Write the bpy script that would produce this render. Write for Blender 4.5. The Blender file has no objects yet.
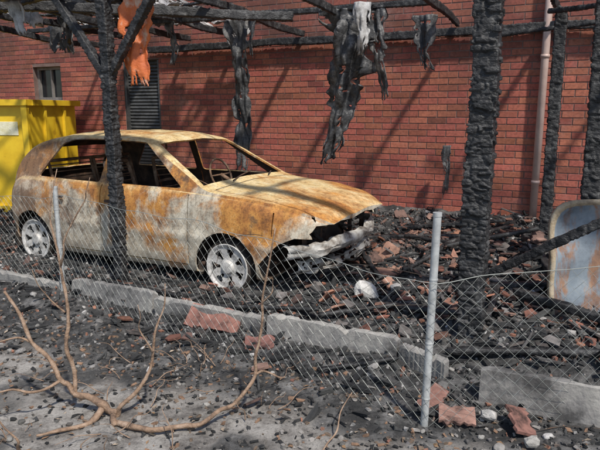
import bpy, bmesh, math, random
from mathutils import Vector, Matrix, noise, Euler
random.seed(7)
sc = bpy.context.scene
sc.view_settings.view_transform='Standard'; sc.view_settings.look='None'; sc.view_settings.exposure=0
# ------------------------------------------------------------------ frame of the carport
A=math.radians(-25.8)
R=Vector((1.21,3.71)); ax=Vector((math.cos(A),math.sin(A))); nx=Vector((-math.sin(A),math.cos(A)))
def F(s,t,z=0.0):
    p=R+ax*s+nx*t
    return Vector((p.x,p.y,z))
def ST(x,y):
    d=Vector((x,y))-R
    return d.dot(ax),d.dot(nx)
def sm(x,a,b):
    x=max(0,min(1,(x-a)/(b-a))); return x*x*(3-2*x)
def nz(x,y,z=0.0): return noise.noise(Vector((x,y,z)))
def gh(x,y):
    s,t=ST(x,y)
    h=.012*nz(x*3,y*3)+.03*nz(x*.7,y*.7)
    ins=sm(t,-.5,-.3)*(1-sm(s,2.6,4))
    h+=ins*(.045+.045*nz(x*2.3,y*2.3,3)+.035*abs(nz(x*6,y*6,5)))
    pile=.27*math.exp(-((s-.3)/1.15)**2-((t-2.3)/1.1)**2)+.2*sm(t,3.0,3.9)+.1*math.exp(-((s-.6)/.8)**2-((t-.3)/.7)**2)
    pile+=.10*math.exp(-((s+.9)/.6)**2-((t-1.6)/.6)**2)
    h+=ins*pile*(1+.5*nz(x*3,y*3,9))
    fr=sm(t,-1.35,-.7)*(1-sm(t,-.5,-.38))*(1-.8*sm(s,-.2,.3))
    h+=fr*(.05+.07*nz(x*2.2,y*2.2,2))
    return h
# ------------------------------------------------------------------ helpers
def link(o,parent=None):
    sc.collection.objects.link(o)
    if parent: o.parent=parent
    return o
def empty(name,loc=(0,0,0),rz=0):
    o=bpy.data.objects.new(name,None); o.location=loc; o.rotation_euler=(0,0,rz); o.empty_display_size=.2
    return link(o)
class Acc:
    def __init__(s): s.v=[];s.f=[];s.c=[];s.mi=[]
    def add(s,vs,fs,col=None,mi=0):
        b=len(s.v); s.v+= [tuple(v) for v in vs]; s.f+=[tuple(i+b for i in f) for f in fs]; s.mi+=[mi]*len(fs)
        if col is not None: s.c+=[(col[0],col[1],col[2],1)]*len(vs)
    def obj(s,name,mats,parent=None,smooth=False):
        me=bpy.data.meshes.new(name); me.from_pydata(s.v,[],s.f); me.update()
        if not isinstance(mats,(list,tuple)): mats=[mats]
        for m in mats: me.materials.append(m)
        me.polygons.foreach_set('material_index',s.mi)
        if s.c and len(s.c)==len(s.v):
            at=me.color_attributes.new('Col','FLOAT_COLOR','POINT')
            at.data.foreach_set('color',[x for c in s.c for x in c])
        if smooth: me.polygons.foreach_set('use_smooth',[True]*len(me.polygons))
        return link(bpy.data.objects.new(name,me),parent)
BF=[(0,3,2,1),(4,5,6,7),(0,1,5,4),(1,2,6,5),(2,3,7,6),(3,0,4,7)]
def boxv(c,h,M=None,j=0.0,ch=0):
    vs=[]
    for z in(-1,1):
        for x,y in((-1,-1),(1,-1),(1,1),(-1,1)):
            v=Vector((x*h[0]*(1+random.uniform(-j,j)),y*h[1]*(1+random.uniform(-j,j)),z*h[2]*(1+random.uniform(-j,j))))
            if M is not None: v=M@v
            vs.append(v+Vector(c))
    return vs
def catmull(P,n):
    if len(P)<3: 
        return [P[0].lerp(P[1],i/n) for i in range(n+1)]
    Q=[P[0]*2-P[1]]+P+[P[-1]*2-P[-2]]; out=[]
    for i in range(1,len(Q)-2):
        p0,p1,p2,p3=Q[i-1:i+3]
        for k in range(n):
            t=k/n
            out.append(.5*((2*p1)+(p2-p0)*t+(2*p0-5*p1+4*p2-p3)*t*t+(3*p1-p0-3*p2+p3)*t*t*t))
    out.append(P[-1]); return out
def tube(acc,P,r0,r1=None,seg=8,n=6,wob=0,mi=0,col=None,smoothp=True):
    P=[Vector(p) for p in P]
    if r1 is None: r1=r0
    Q=catmull(P,n) if smoothp else P
    N=len(Q); up=Vector((.13,.27,1)).normalized(); vs=[];fs=[]
    prev=None
    for i,q in enumerate(Q):
        d=(Q[min(i+1,N-1)]-Q[max(i-1,0)]).normalized()
        if prev is None:
            u=d.cross(up)
            if u.length<.1: u=d.cross(Vector((1,0,0)))
        else: u=prev-d*prev.dot(d)
        u.normalize(); prev=u; w=d.cross(u)
        r=r0+(r1-r0)*i/(N-1)
        for k in range(seg):
            a=2*math.pi*k/seg; rr=r*(1+wob*noise.noise(q*25+Vector((k*3.1,0,0))))
            vs.append(q+u*math.cos(a)*rr+w*math.sin(a)*rr)
    for i in range(N-1):
        for k in range(seg):
            k2=(k+1)%seg
            fs.append((i*seg+k,i*seg+k2,(i+1)*seg+k2,(i+1)*seg+k))
    fs.append(tuple(range(seg))[::-1]); fs.append(tuple((N-1)*seg+k for k in range(seg)))
    acc.add(vs,fs,col,mi)
def charbeam(acc,p0,p1,w,h,res=.02,cell=.05,depth=.012,seed=0,warp=.02,stretch=2.1,block=.0):
    p0=Vector(p0);p1=Vector(p1);d=(p1-p0);L=d.length;d.normalize()
    up=Vector((0,0,1)) if abs(d.z)<.9 else Vector((nx.x,nx.y,0))
    u=d.cross(up).normalized(); v=u.cross(d).normalized()
    kw=max(2,int(w/res));kh=max(2,int(h/res)); N=max(3,int(L/res))
    ring=[]
    for i in range(kw): ring.append((-w/2+w*i/kw,-h/2))
    for i in range(kh): ring.append((w/2,-h/2+h*i/kh))
    for i in range(kw): ring.append((w/2-w*i/kw,h/2))
    for i in range(kh): ring.append((-w/2,h/2-h*i/kh))
    M=len(ring); so=Vector((seed*7.3,seed*3.1,seed*1.7)); vs=[];fs=[]
    for i in range(N+1):
        l=L*i/N
        wx=warp*noise.noise(Vector((l*1.1,seed,0))+so); wy=warp*noise.noise(Vector((l*1.1,seed,9))+so)
        sc_=1+.10*noise.noise(Vector((l*2.5,0,4))+so)
        for (a,b) in ring:
            q=Vector((a/cell,b/cell,l/cell*stretch))+so
            q+=Vector((.25*noise.noise(q*.8),.25*noise.noise(q*.8+Vector((7,7,7))),.35*noise.noise(q*.6+Vector((3,1,2)))))
            dv,pt=noise.voronoi(q,distance_metric='CHEBYCHEV')
            e=dv[1]-dv[0]
            cr=1-sm(e,0,.16)
            rr=Vector((a/w*2,b/h*2,0))
            rad=Vector((a,b,0)).normalized()
            corner=-.07*max(0,(rr.length-1.15))*min(w,h)
            hs=math.sin(pt[0].x*127.1+pt[0].y*311.7+pt[0].z*74.7)*43758.5; hs=hs-math.floor(hs)-.5
            off=-depth*cr+corner+block*hs*(1-cr)+.007*noise.noise(Vector((a*9,b*9,l*4))+so)+.003*noise.noise(Vector((a*60,b*60,l*80))+so)
            aa=a*sc_+rad.x*off+wx; bb=b*sc_+rad.y*off+wy
            vs.append(p0+d*(l+(.03*noise.noise(Vector((a*20,b*20,seed))) if i in(0,N) else 0))+u*aa+v*bb)
    for i in range(N):
        for k in range(M):
            k2=(k+1)%M; fs.append((i*M+k,i*M+k2,(i+1)*M+k2,(i+1)*M+k))
    fs.append(tuple(range(M))[::-1]); fs.append(tuple(N*M+k for k in range(M)))
    acc.add(vs,fs)
# ------------------------------------------------------------------ materials
def nodes(name):
    m=bpy.data.materials.new(name); m.use_nodes=True
    nt=m.node_tree; b=nt.nodes['Principled BSDF']; return m,nt,b
def N_(nt,t,**k):
    n=nt.nodes.new(t)
    for a,b in k.items():
        if a in n.inputs: n.inputs[a].default_value=b
        else: setattr(n,a,b)
    return n
def ramp(nt,stops,fac):
    r=nt.nodes.new('ShaderNodeValToRGB'); e=r.color_ramp.elements
    while len(e)<len(stops): e.new(.5)
    for i,(p,c) in enumerate(stops):
        e[i].position=p; e[i].color=(c[0],c[1],c[2],1) if not isinstance(c,(int,float)) else (c,c,c,1)
    nt.links.new(fac,r.inputs[0]); return r
def mix(nt,f,a,b,mode='MIX'):
    m=nt.nodes.new('ShaderNodeMix'); m.data_type='RGBA'; m.blend_type=mode
    for s,v in((0,f),(6,a),(7,b)):
        if hasattr(v,'is_linked') or hasattr(v,'links'): nt.links.new(v,m.inputs[s])
        elif s==0: m.inputs[0].default_value=v
        else: m.inputs[s].default_value=(v[0],v[1],v[2],1)
    return m.outputs[2]
def bump(nt,b,h,strength=.5,dist=.01):
    bp=N_(nt,'ShaderNodeBump'); bp.inputs['Strength'].default_value=strength; bp.inputs['Distance'].default_value=dist
    nt.links.new(h,bp.inputs['Height']); nt.links.new(bp.outputs[0],b.inputs['Normal'])
def simple(name,stops,scale=8,rough=.8,bs=.4,bd=.01,bscale=60,metal=0,detail=4,attr=False,coord='Object'):
    m,nt,b=nodes(name)
    tc=N_(nt,'ShaderNodeTexCoord')
    n=N_(nt,'ShaderNodeTexNoise',Scale=scale,Detail=detail,Roughness=.65); nt.links.new(tc.outputs[coord],n.inputs['Vector'])
    r=ramp(nt,stops,n.outputs[0]); col=r.outputs[0]
    if attr:
        at=N_(nt,'ShaderNodeAttribute',attribute_name='Col')
        col=mix(nt,1.0,at.outputs['Color'],col,'MULTIPLY')
    nt.links.new(col,b.inputs['Base Color']); b.inputs['Roughness'].default_value=rough; b.inputs['Metallic'].default_value=metal
    if bs>0:
        n2=N_(nt,'ShaderNodeTexNoise',Scale=bscale,Detail=2); nt.links.new(tc.outputs[coord],n2.inputs['Vector'])
        bump(nt,b,n2.outputs[0],bs,bd)
    return m
def char_mat(name,lo=.010,hi=.06):
    m,nt,b=nodes(name); tc=N_(nt,'ShaderNodeTexCoord')
    n=N_(nt,'ShaderNodeTexNoise',Scale=9,Detail=6,Roughness=.75); nt.links.new(tc.outputs['Object'],n.inputs['Vector'])
    r=ramp(nt,[(.38,(lo,lo,lo*1.05)),(.54,(hi*.45,hi*.44,hi*.45)),(.64,(hi*1.3,hi*1.28,hi*1.26)),(.74,(hi*3,hi*2.9,hi*2.8))],n.outputs[0])
    nt.links.new(r.outputs[0],b.inputs['Base Color'])
    b.inputs['Roughness'].default_value=.55; b.inputs['Specular IOR Level'].default_value=.45
    mp=N_(nt,'ShaderNodeMapping'); mp.inputs['Scale'].default_value=(1,1,2.2); nt.links.new(tc.outputs['Object'],mp.inputs[0])
    v=N_(nt,'ShaderNodeTexNoise',Scale=42,Detail=3,Roughness=.6); nt.links.new(mp.outputs[0],v.inputs['Vector'])
    bump(nt,b,v.outputs[0],.7,.012)
    return m
M_char=char_mat('charred_wood')
M_bit=simple('burnt_bitumen_felt',[(.3,(.012,.012,.013)),(.52,(.045,.045,.047)),(.64,(.15,.145,.14)),(.78,(.28,.27,.26))],scale=7,rough=.55,bs=.8,bscale=30)
M_felt_o=simple('scorched_orange_sheet',[(.3,(.36,.07,.02)),(.55,(.60,.15,.04)),(.68,(.6,.50,.40))],scale=5,rough=.6)
M_conc=simple('concrete',[(.34,(.06,.057,.055)),(.46,(.20,.19,.18)),(.6,(.30,.285,.26)),(.75,(.40,.38,.35))],scale=3,rough=.9,bs=.5,bscale=45,detail=7)
M_deb=simple('debris_mix',[(.3,.55),(.7,1.1)],scale=25,rough=.85,attr=True,bs=.6,bd=.008,bscale=70,detail=2)
M_tile=simple('fired_clay_tile',[(.30,.12),(.47,.7),(.75,1.15)],scale=9,rough=.85,attr=True,bs=.4,bscale=60)
M_twig=simple('dead_bark',[(.3,(.08,.05,.035)),(.5,(.24,.155,.10)),(.75,(.38,.28,.21))],scale=18,rough=.8,bs=.8,bd=.006,bscale=90,detail=6)
M_galv=simple('galvanised_steel',[(.3,(.34,.35,.35)),(.7,(.55,.56,.55))],scale=18,rough=.5,metal=.3,bs=.15)
M_wire=simple('fence_wire',[(.3,(.20,.21,.19)),(.7,(.38,.39,.36))],scale=6,rough=.55,metal=.2,bs=0)
M_cop=simple('downpipe_metal',[(.3,(.40,.28,.24)),(.7,(.56,.44,.39))],scale=4,rough=.5,metal=.1,bs=.1)
M_yel=simple('yellow_paint',[(.28,(.30,.15,.01)),(.40,(.66,.42,.015)),(.7,(.82,.57,.03))],scale=3,rough=.5,bs=.1,detail=8)
M_pale=simple('faded_label_paint',[(.3,(.6,.55,.30)),(.6,(.75,.72,.55))],scale=6,rough=.6)
M_dkm=simple('sooty_metal',[(.3,(.012,.011,.010)),(.55,(.045,.035,.028)),(.75,(.13,.07,.035))],scale=9,rough=.75,bs=.4)
M_rim=simple('ash_coated_alloy',[(.3,(.20,.18,.16)),(.45,(.46,.44,.41)),(.7,(.66,.64,.61))],scale=16,rough=.6,metal=.1,bs=.3)
M_bmp=simple('ash_streaked_metal',[(.34,(.05,.045,.04)),(.43,(.20,.175,.15)),(.55,(.44,.42,.385)),(.72,(.58,.56,.53))],scale=7,rough=.7,metal=.1,bs=.4,detail=8)
M_rustd=simple('dark_rust',[(.3,(.015,.011,.009)),(.55,(.065,.036,.022)),(.75,(.17,.095,.055))],scale=7,rough=.8,bs=.4)
M_frm=simple('rusty_seat_frame',[(.3,(.04,.025,.018)),(.5,(.16,.09,.05)),(.7,(.30,.21,.15))],scale=9,rough=.8,bs=.3)
M_wf=simple('soot_grey_frame',[(.3,(.03,.03,.03)),(.7,(.10,.10,.10))],scale=7,rough=.5)
def car_mat():
    m,nt,b=nodes('burnt_car_paint'); tc=N_(nt,'ShaderNodeTexCoord'); L=nt.links
    O=tc.outputs['Object']
    sx=N_(nt,'ShaderNodeSeparateXYZ'); L.new(O,sx.inputs[0])
    big=N_(nt,'ShaderNodeTexNoise',Scale=1.35,Detail=7,Roughness=.66,Distortion=.5); L.new(O,big.inputs['Vector'])
    sml=N_(nt,'ShaderNodeTexNoise',Scale=6,Detail=8,Roughness=.75); L.new(O,sml.inputs['Vector'])
    fin=N_(nt,'ShaderNodeTexNoise',Scale=60,Detail=4,Roughness=.7); L.new(O,fin.inputs['Vector'])
    ash=ramp(nt,[(.30,(.16,.12,.085)),(.42,(.38,.32,.24)),(.53,(.54,.48,.375)),(.70,(.64,.60,.51))],sml.outputs[0]).outputs[0]
    rust=ramp(nt,[(.30,(.11,.045,.02)),(.45,(.36,.145,.035)),(.58,(.54,.255,.06)),(.72,(.63,.42,.20))],sml.outputs[0]).outputs[0]
    cream=ramp(nt,[(.30,(.44,.24,.08)),(.48,(.62,.46,.22)),(.7,(.70,.60,.40))],sml.outputs[0]).outputs[0]
    mz=N_(nt,'ShaderNodeMapRange'); mz.inputs[1].default_value=.45; mz.inputs[2].default_value=.95; mz.inputs[3].default_value=-.045; mz.inputs[4].default_value=.10; L.new(sx.outputs[2],mz.inputs[0])
    ab=N_(nt,'ShaderNodeMath',operation='ADD'); L.new(big.outputs[0],ab.inputs[0]); L.new(mz.outputs[0],ab.inputs[1])
    mk=ramp(nt,[(.485,0),(.56,1)],ab.outputs[0]).outputs[0]
    side=mix(nt,mk,ash,rust)
    d=N_(nt,'ShaderNodeTexNoise',Scale=3.1,Detail=6,Roughness=.7); L.new(O,d.inputs['Vector'])
    xd=N_(nt,'ShaderNodeMapRange'); xd.inputs[1].default_value=-1.3; xd.inputs[2].default_value=-2.2; xd.inputs[3].default_value=0;xd.inputs[4].default_value=.07; L.new(sx.outputs[0],xd.inputs[0])
    zd=N_(nt,'ShaderNodeMapRange'); zd.inputs[1].default_value=.86; zd.inputs[2].default_value=1.0; zd.inputs[3].default_value=0;zd.inputs[4].default_value=.06; L.new(sx.outputs[2],zd.inputs[0])
    da=N_(nt,'ShaderNodeMath',operation='ADD'); L.new(d.outputs[0],da.inputs[0]); L.new(xd.outputs[0],da.inputs[1])
    db=N_(nt,'ShaderNodeMath',operation='ADD'); L.new(da.outputs[0],db.inputs[0]); L.new(zd.outputs[0],db.inputs[1])
    dk=ramp(nt,[(.56,0),(.66,.85)],db.outputs[0]).outputs[0]
    side=mix(nt,dk,side,(.095,.058,.038))
    xr=N_(nt,'ShaderNodeMapRange'); xr.inputs[1].default_value=-1.5; xr.inputs[2].default_value=-2.8; xr.inputs[3].default_value=0;xr.inputs[4].default_value=.5
    L.new(sx.outputs[0],xr.inputs[0]); side=mix(nt,xr.outputs[0],side,(.26,.14,.07))
    g=N_(nt,'ShaderNodeNewGeometry'); gs=N_(nt,'ShaderNodeSeparateXYZ'); L.new(g.outputs['Normal'],gs.inputs[0])
    upm=ramp(nt,[(.45,0),(.8,1)],gs.outputs[2]).outputs[0]
    xf=N_(nt,'ShaderNodeMapRange'); xf.inputs[1].default_value=.25; xf.inputs[2].default_value=.85; xf.inputs[3].default_value=0; xf.inputs[4].default_value=.14; L.new(sx.outputs[0],xf.inputs[0])
    ab2=N_(nt,'ShaderNodeMath',operation='ADD'); L.new(big.outputs[0],ab2.inputs[0]); L.new(xf.outputs[0],ab2.inputs[1])
    mk2=ramp(nt,[(.46,0),(.62,1)],ab2.outputs[0]).outputs[0]
    top=mix(nt,mk2,cream,rust)
    col=mix(nt,upm,side,top)
    sp=ramp(nt,[(.30,.55),(.5,1.0),(.75,1.1)],fin.outputs[0]).outputs[0]
    col=mix(nt,1.0,col,sp,'MULTIPLY')
    mp=N_(nt,'ShaderNodeMapping'); mp.inputs['Scale'].default_value=(22,22,1.2); L.new(O,mp.inputs[0])
    st_=N_(nt,'ShaderNodeTexNoise',Scale=1.0,Detail=3); L.new(mp.outputs[0],st_.inputs['Vector'])
    sr=ramp(nt,[(.35,.72),(.5,1.0)],st_.outputs[0]).outputs[0]
    col=mix(nt,1.0,col,sr,'MULTIPLY')
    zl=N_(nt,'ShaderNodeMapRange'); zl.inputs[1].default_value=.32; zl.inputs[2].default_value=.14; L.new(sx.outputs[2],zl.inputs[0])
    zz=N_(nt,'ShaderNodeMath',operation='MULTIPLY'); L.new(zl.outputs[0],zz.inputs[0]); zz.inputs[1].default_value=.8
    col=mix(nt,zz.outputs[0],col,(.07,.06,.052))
    L.new(col,b.inputs['Base Color']); b.inputs['Roughness'].default_value=.72
    bump(nt,b,fin.outputs[0],.35,.006)
    return m
M_car=car_mat()
def brick_mat():
    m,nt,b=nodes('red_brick'); tc=N_(nt,'ShaderNodeTexCoord'); L=nt.links
    at=N_(nt,'ShaderNodeAttribute',attribute_name='Col')
    n=N_(nt,'ShaderNodeTexNoise',Scale=30,Detail=4,Roughness=.7); L.new(tc.outputs['Object'],n.inputs['Vector'])
    r=ramp(nt,[(.3,.62),(.6,1.1)],n.outputs[0])
    c=mix(nt,1.0,at.outputs['Color'],r.outputs[0],'MULTIPLY')
    s=N_(nt,'ShaderNodeTexNoise',Scale=.9,Detail=6,Roughness=.65,Distortion=.5); L.new(tc.outputs['Object'],s.inputs['Vector'])
    sx=N_(nt,'ShaderNodeSeparateXYZ'); L.new(tc.outputs['Object'],sx.inputs[0])
    zr=N_(nt,'ShaderNodeMapRange'); zr.inputs[1].default_value=1.7; zr.inputs[2].default_value=2.7; zr.inputs[3].default_value=-.10; zr.inputs[4].default_value=.11; L.new(sx.outputs[2],zr.inputs[0])
    ad=N_(nt,'ShaderNodeMath',operation='ADD'); L.new(s.outputs[0],ad.inputs[0]); L.new(zr.outputs[0],ad.inputs[1])
    sr=ramp(nt,[(.42,0),(.76,.8)],ad.outputs[0])
    c=mix(nt,sr.outputs[0],c,(.045,.025,.022))
    e=N_(nt,'ShaderNodeTexNoise',Scale=2.2,Detail=6,Roughness=.75); mp=N_(nt,'ShaderNodeMapping'); mp.inputs['Location'].default_value=(4,4,4); L.new(tc.outputs['Object'],mp.inputs[0]); L.new(mp.outputs[0],e.inputs['Vector'])
    er=ramp(nt,[(.55,0),(.72,.25)],e.outputs[0])
    c=mix(nt,er.outputs[0],c,(.44,.30,.26))
    L.new(c,b.inputs['Base Color']); b.inputs['Roughness'].default_value=.85
    bump(nt,b,n.outputs[0],.3,.005); return m
M_brick=brick_mat()
M_mortar=simple('mortar',[(.3,(.11,.07,.058)),(.7,(.21,.145,.125))],scale=5,rough=.95,bs=0)
def ground_mat():
    m,nt,b=nodes('ash_ground'); tc=N_(nt,'ShaderNodeTexCoord'); L=nt.links
    at=N_(nt,'ShaderNodeAttribute',attribute_name='Col')
    n=N_(nt,'ShaderNodeTexNoise',Scale=5,Detail=8,Roughness=.72); L.new(tc.outputs['Object'],n.inputs['Vector'])
    f=N_(nt,'ShaderNodeTexNoise',Scale=70,Detail=5,Roughness=.8); L.new(tc.outputs['Object'],f.inputs['Vector'])
    dirt=ramp(nt,[(.32,(.06,.054,.05)),(.44,(.17,.155,.14)),(.56,(.31,.29,.265)),(.75,(.43,.405,.375))],n.outputs[0]).outputs[0]
    char=ramp(nt,[(.33,(.012,.012,.012)),(.48,(.04,.039,.038)),(.60,(.13,.125,.12)),(.74,(.30,.29,.28))],n.outputs[0]).outputs[0]
    sa=N_(nt,'ShaderNodeSeparateColor'); L.new(at.outputs['Color'],sa.inputs[0])
    ad=N_(nt,'ShaderNodeMath',operation='ADD'); L.new(sa.outputs[0],ad.inputs[0]); 
    mm=N_(nt,'ShaderNodeMath',operation='MULTIPLY_ADD'); L.new(n.outputs[0],mm.inputs[0]); mm.inputs[1].default_value=1.7; mm.inputs[2].default_value=-.82; L.new(mm.outputs[0],ad.inputs[1])
    mk=ramp(nt,[(.32,0),(.56,1)],ad.outputs[0]).outputs[0]
    c=mix(nt,mk,dirt,char)
    sp=ramp(nt,[(.32,.25),(.46,.9),(.7,1.15)],f.outputs[0]).outputs[0]
    c=mix(nt,1.0,c,sp,'MULTIPLY')
    L.new(c,b.inputs['Base Color']); b.inputs['Roughness'].default_value=.95
    bump(nt,b,f.outputs[0],.7,.015); return m
M_ground=ground_mat()
# ------------------------------------------------------------------ ground
xs=[-120,-60,-30,-16,-11]+[-8+.045*i for i in range(int(13/.045))]+[5.2,7,11,20,40,90]
ys=[-60,-20,-8,-3,0]+[1+.045*i for i in range(int(10.5/.045))]+[12,15,25,50,120]
vs=[];cols=[]
for y in ys:
    for x in xs:
        s,t=ST(x,y)
        near=-9<x<6 and 0<y<12.5
        z=gh(x,y)+ (.012*nz(x*14,y*14)+.006*nz(x*30,y*30)) if near else 0
        vs.append((x,y,z))
        k=sm(t+.4*nz(x*1.5,y*1.5,7),-1.65,-.8)*(1-sm(s,3.5,5.5))
        k=max(k,.5*sm(s,-.8,.8)*sm(t,-2.2,-1.2))
        k=max(k,.55*sm(nz(x*1.6,y*1.6,17)+.3*nz(x*5,y*5,3),-.05,.35))
        cols.append(k)
W=len(xs); fs=[(j*W+i,j*W+i+1,(j+1)*W+i+1,(j+1)*W+i) for j in range(len(ys)-1) for i in range(W-1)]
a=Acc(); a.v=vs; a.f=fs; a.mi=[0]*len(fs); a.c=[(k,k,k,1) for k in cols]
a.obj('ground',M_ground,smooth=True)
# ------------------------------------------------------------------ brick building
TW=3.95
house=empty('brick_house',F(0,TW),A)
win=(-8.7,-8.0,1.77,2.36); door=(-6.55,-5.80,-.1,2.40)
openings=[win,door]
bl,bh=.25,.0833
br=Acc(); 
row=0; z=0.0
while z<4.9:
    x=-13+(bl/2 if row%2 else 0)
    while x<5:
        x0,x1=x+.005,x+bl-.005; z0,z1=z+.005,z+bh-.005
        segs=[(x0,x1)]
        for o in openings:
            if z1>o[2] and z0<o[3]:
                ns=[]
                for s0,s1 in segs:
                    if s1<=o[0] or s0>=o[1]: ns.append((s0,s1))
                    else:
                        if s0<o[0]-.02: ns.append((s0,o[0]))
                        if s1>o[1]+.02: ns.append((o[1],s1))
                segs=ns
        for s0,s1 in segs:
            q=.003; d=-.006+random.uniform(-.0015,.0015)
            v=[(s0,0.002,z0),(s1,0.002,z0),(s1,0.002,z1),(s0,0.002,z1),(s0+q,d,z0+q),(s1-q,d,z0+q),(s1-q,d,z1-q),(s0+q,d,z1-q)]
            g=random.gauss(0,1)*.13
            c=(.35*(1+g),.105*(1+g*1.1+random.uniform(-.14,.14)),.068*(1+g*1.1))
            if random.random()<.05: c=(c[0]*.6,c[1]*.6,c[2]*.65)
            br.add(v,[(4,5,6,7),(0,1,5,4),(1,2,6,5),(2,3,7,6),(3,0,4,7)],c)
        x+=bl
    z+=bh; row+=1
br.obj('brick_courses',M_brick,house)
mo=Acc(); X=sorted([-13,5]+[o[0] for o in openings]+[o[1] for o in openings]); Z=sorted([-.2,4.9]+[o[2] for o in openings]+[o[3] for o in openings])
for i in range(len(X)-1):
    for j in range(len(Z)-1):
        cx=(X[i]+X[i+1])/2; cz=(Z[j]+Z[j+1])/2
        if any(o[0]<cx<o[1] and o[2]<cz<o[3] for o in openings): continue
        mo.add([(X[i],0,Z[j]),(X[i+1],0,Z[j]),(X[i+1],0,Z[j+1]),(X[i],0,Z[j+1])],[(0,1,2,3)])
for o in openings:
    for (p,q) in (((o[0],o[2]),(o[0],o[3])),((o[0],o[3]),(o[1],o[3])),((o[1],o[3]),(o[1],o[2])),((o[1],o[2]),(o[0],o[2]))):
        mo.add([(p[0],0,p[1]),(q[0],0,q[1]),(q[0],.16,q[1]),(p[0],.16,p[1])],[(0,1,2,3)])
mo.obj('mortar_wall',M_mortar,house)
b2=Acc(); 
b2.add([(-13,.01,-.2),(-13,7,-.2),(-13,7,4.9),(-13,.01,4.9)],[(0,1,2,3)]); b2.add([(5,.01,-.2),(5,7,-.2),(5,7,4.9),(5,.01,4.9)],[(0,3,2,1)]); b2.add([(-13,7,-.2),(5,7,-.2),(5,7,4.9),(-13,7,4.9)],[(0,3,2,1)])
b2.obj('rear_and_side_walls',M_mortar,house)
rf=Acc(); rf.add(boxv((-4,3.4,5.0),(9.4,4.0,.1)),BF); rf.obj('roof',M_wf,house)
wn=Acc(); w0,w1,z0,z1=win
for c,h in (((w0+.025,.12,(z0+z1)/2),(.025,.03,(z1-z0)/2)),((w1-.025,.12,(z0+z1)/2),(.025,.03,(z1-z0)/2)),(((w0+w1)/2,.12,z0+.025),((w1-w0)/2-.05,.029,.025)),(((w0+w1)/2,.12,z1-.025),((w1-w0)/2-.05,.029,.025)),(((w0+w1)/2,.12,(z0+z1)/2),(.015,.025,(z1-z0)/2-.05)),(((w0+w1)/2,-.01,z0-.02),((w1-w0)/2+.04,.05,.018))):
    wn.add(boxv(c,h),BF)
wn.obj('window_frame',simple('window_frame_paint',[(.3,(.10,.09,.085)),(.7,(.24,.22,.2))],scale=5),house)
mg,nt,b=nodes('sooty_glass'); b.inputs['Base Color'].default_value=(.015,.017,.02,1); b.inputs['Roughness'].default_value=.12
gl=Acc(); gl.add([(w0,.14,z0),(w1,.14,z0),(w1,.14,z1),(w0,.14,z1)],[(0,1,2,3)]); gl.obj('window_glass',mg,house)
sh=Acc(); d0,d1,_,dz=door; z=-.1
while z<dz-.02:
    sh.add([(d0+.04,.09,z),(d1-.04,.09,z),(d1-.04,.065,z+.02),(d0+.04,.065,z+.02),(d1-.04,.075,z+.05),(d0+.04,.075,z+.05),(d1-.04,.09,z+.055),(d0+.04,.09,z+.055)],[(0,1,2,3),(3,2,4,5),(5,4,6,7)])
    z+=.055
sh.add(boxv((d0+.02,.06,1.15),(.02,.05,1.24)),BF); sh.add(boxv((d1-.02,.06,1.15),(.02,.05,1.24)),BF)
sh.obj('roller_shutter_door',M_wf,house)
dp=Acc(); tube(dp,[(.02,-.09,.05),(.02,-.09,4.7)],.045,seg=16,smoothp=False)
for zz in (.7,2.2,3.6): 
    tube(dp,[(.02,-.09,zz),(.02,-.09,zz+.04)],.052,seg=16,smoothp=False); dp.add(boxv((.02,-.02,zz+.02),(.015,.03,.012)),BF)
dp.obj('downpipe',M_cop,house,True)
# ------------------------------------------------------------------ carport
cp=empty('burnt_carport')
def beam(name,*a,**k):
    ac=Acc(); charbeam(ac,*a,**k); return ac.obj(name,M_char,cp,True)
beam('post_1',F(-.05,0,-.05),F(-.07,0,2.62),.165,.15,res=.0075,cell=.11,depth=.014,seed=1,stretch=2.8,block=.022)
beam('post_2',F(-3.12,0,-.05),F(-3.14,0,2.55),.10,.095,res=.0075,cell=.08,depth=.010,seed=2,stretch=2.6,block=.015)
beam('post_3',F(.22,2.8,0),F(.22,2.8,2.6),.12,.11,res=.012,cell=.08,seed=3,block=.014,depth=.009)
beam('post_4',F(.62,1.55,0),F(.58,1.6,2.6),.14,.13,res=.011,cell=.09,seed=4,block=.018,depth=.011)
beam('post_5',F(-6.6,0,-.05),F(-6.6,0,2.6),.12,.12,res=.02,seed=5)
beam('brace_1',F(-3.14,.0,1.84),F(-3.72,.0,2.62),.07,.065,res=.010,cell=.06,depth=.007,seed=6,block=.008)
beam('brace_2',F(-3.12,.0,1.88),F(-2.52,.0,2.62),.07,.065,res=.010,cell=.06,depth=.007,seed=7,block=.008)
beam('front_beam',F(-7.4,0,2.64),F(2.2,0,2.66),.12,.15,res=.025,seed=9)
beam('wall_plate',F(-5.9,3.85,2.54),F(2.4,3.85,2.56),.08,.10,res=.016,cell=.07,seed=10,block=.010,depth=.007)
beam('purlin_1',F(-7.0,2.5,2.74),F(-1.0,2.5,2.70),.06,.065,res=.016,cell=.06,seed=11,block=.008,depth=.006)
beam('purlin_2',F(-7.0,1.2,2.78),F(-4.1,1.2,2.76),.08,.08,res=.022,seed=12)
beam('fallen_purlin_1',F(-5.4,-.1,2.62),F(-2.5,2.2,2.60),.09,.10,res=.016,cell=.07,seed=13,block=.01,depth=.007)
beam('fallen_purlin_2',F(-6.6,.6,2.50),F(-3.4,.25,2.72),.08,.09,res=.016,cell=.07,seed=14,block=.01,depth=.007)
beam('fallen_purlin_3',F(-6.3,2.6,2.45),F(-4.6,1.0,2.75),.07,.08,res=.018,cell=.07,seed=15,block=.01,depth=.007)
i=0
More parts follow.
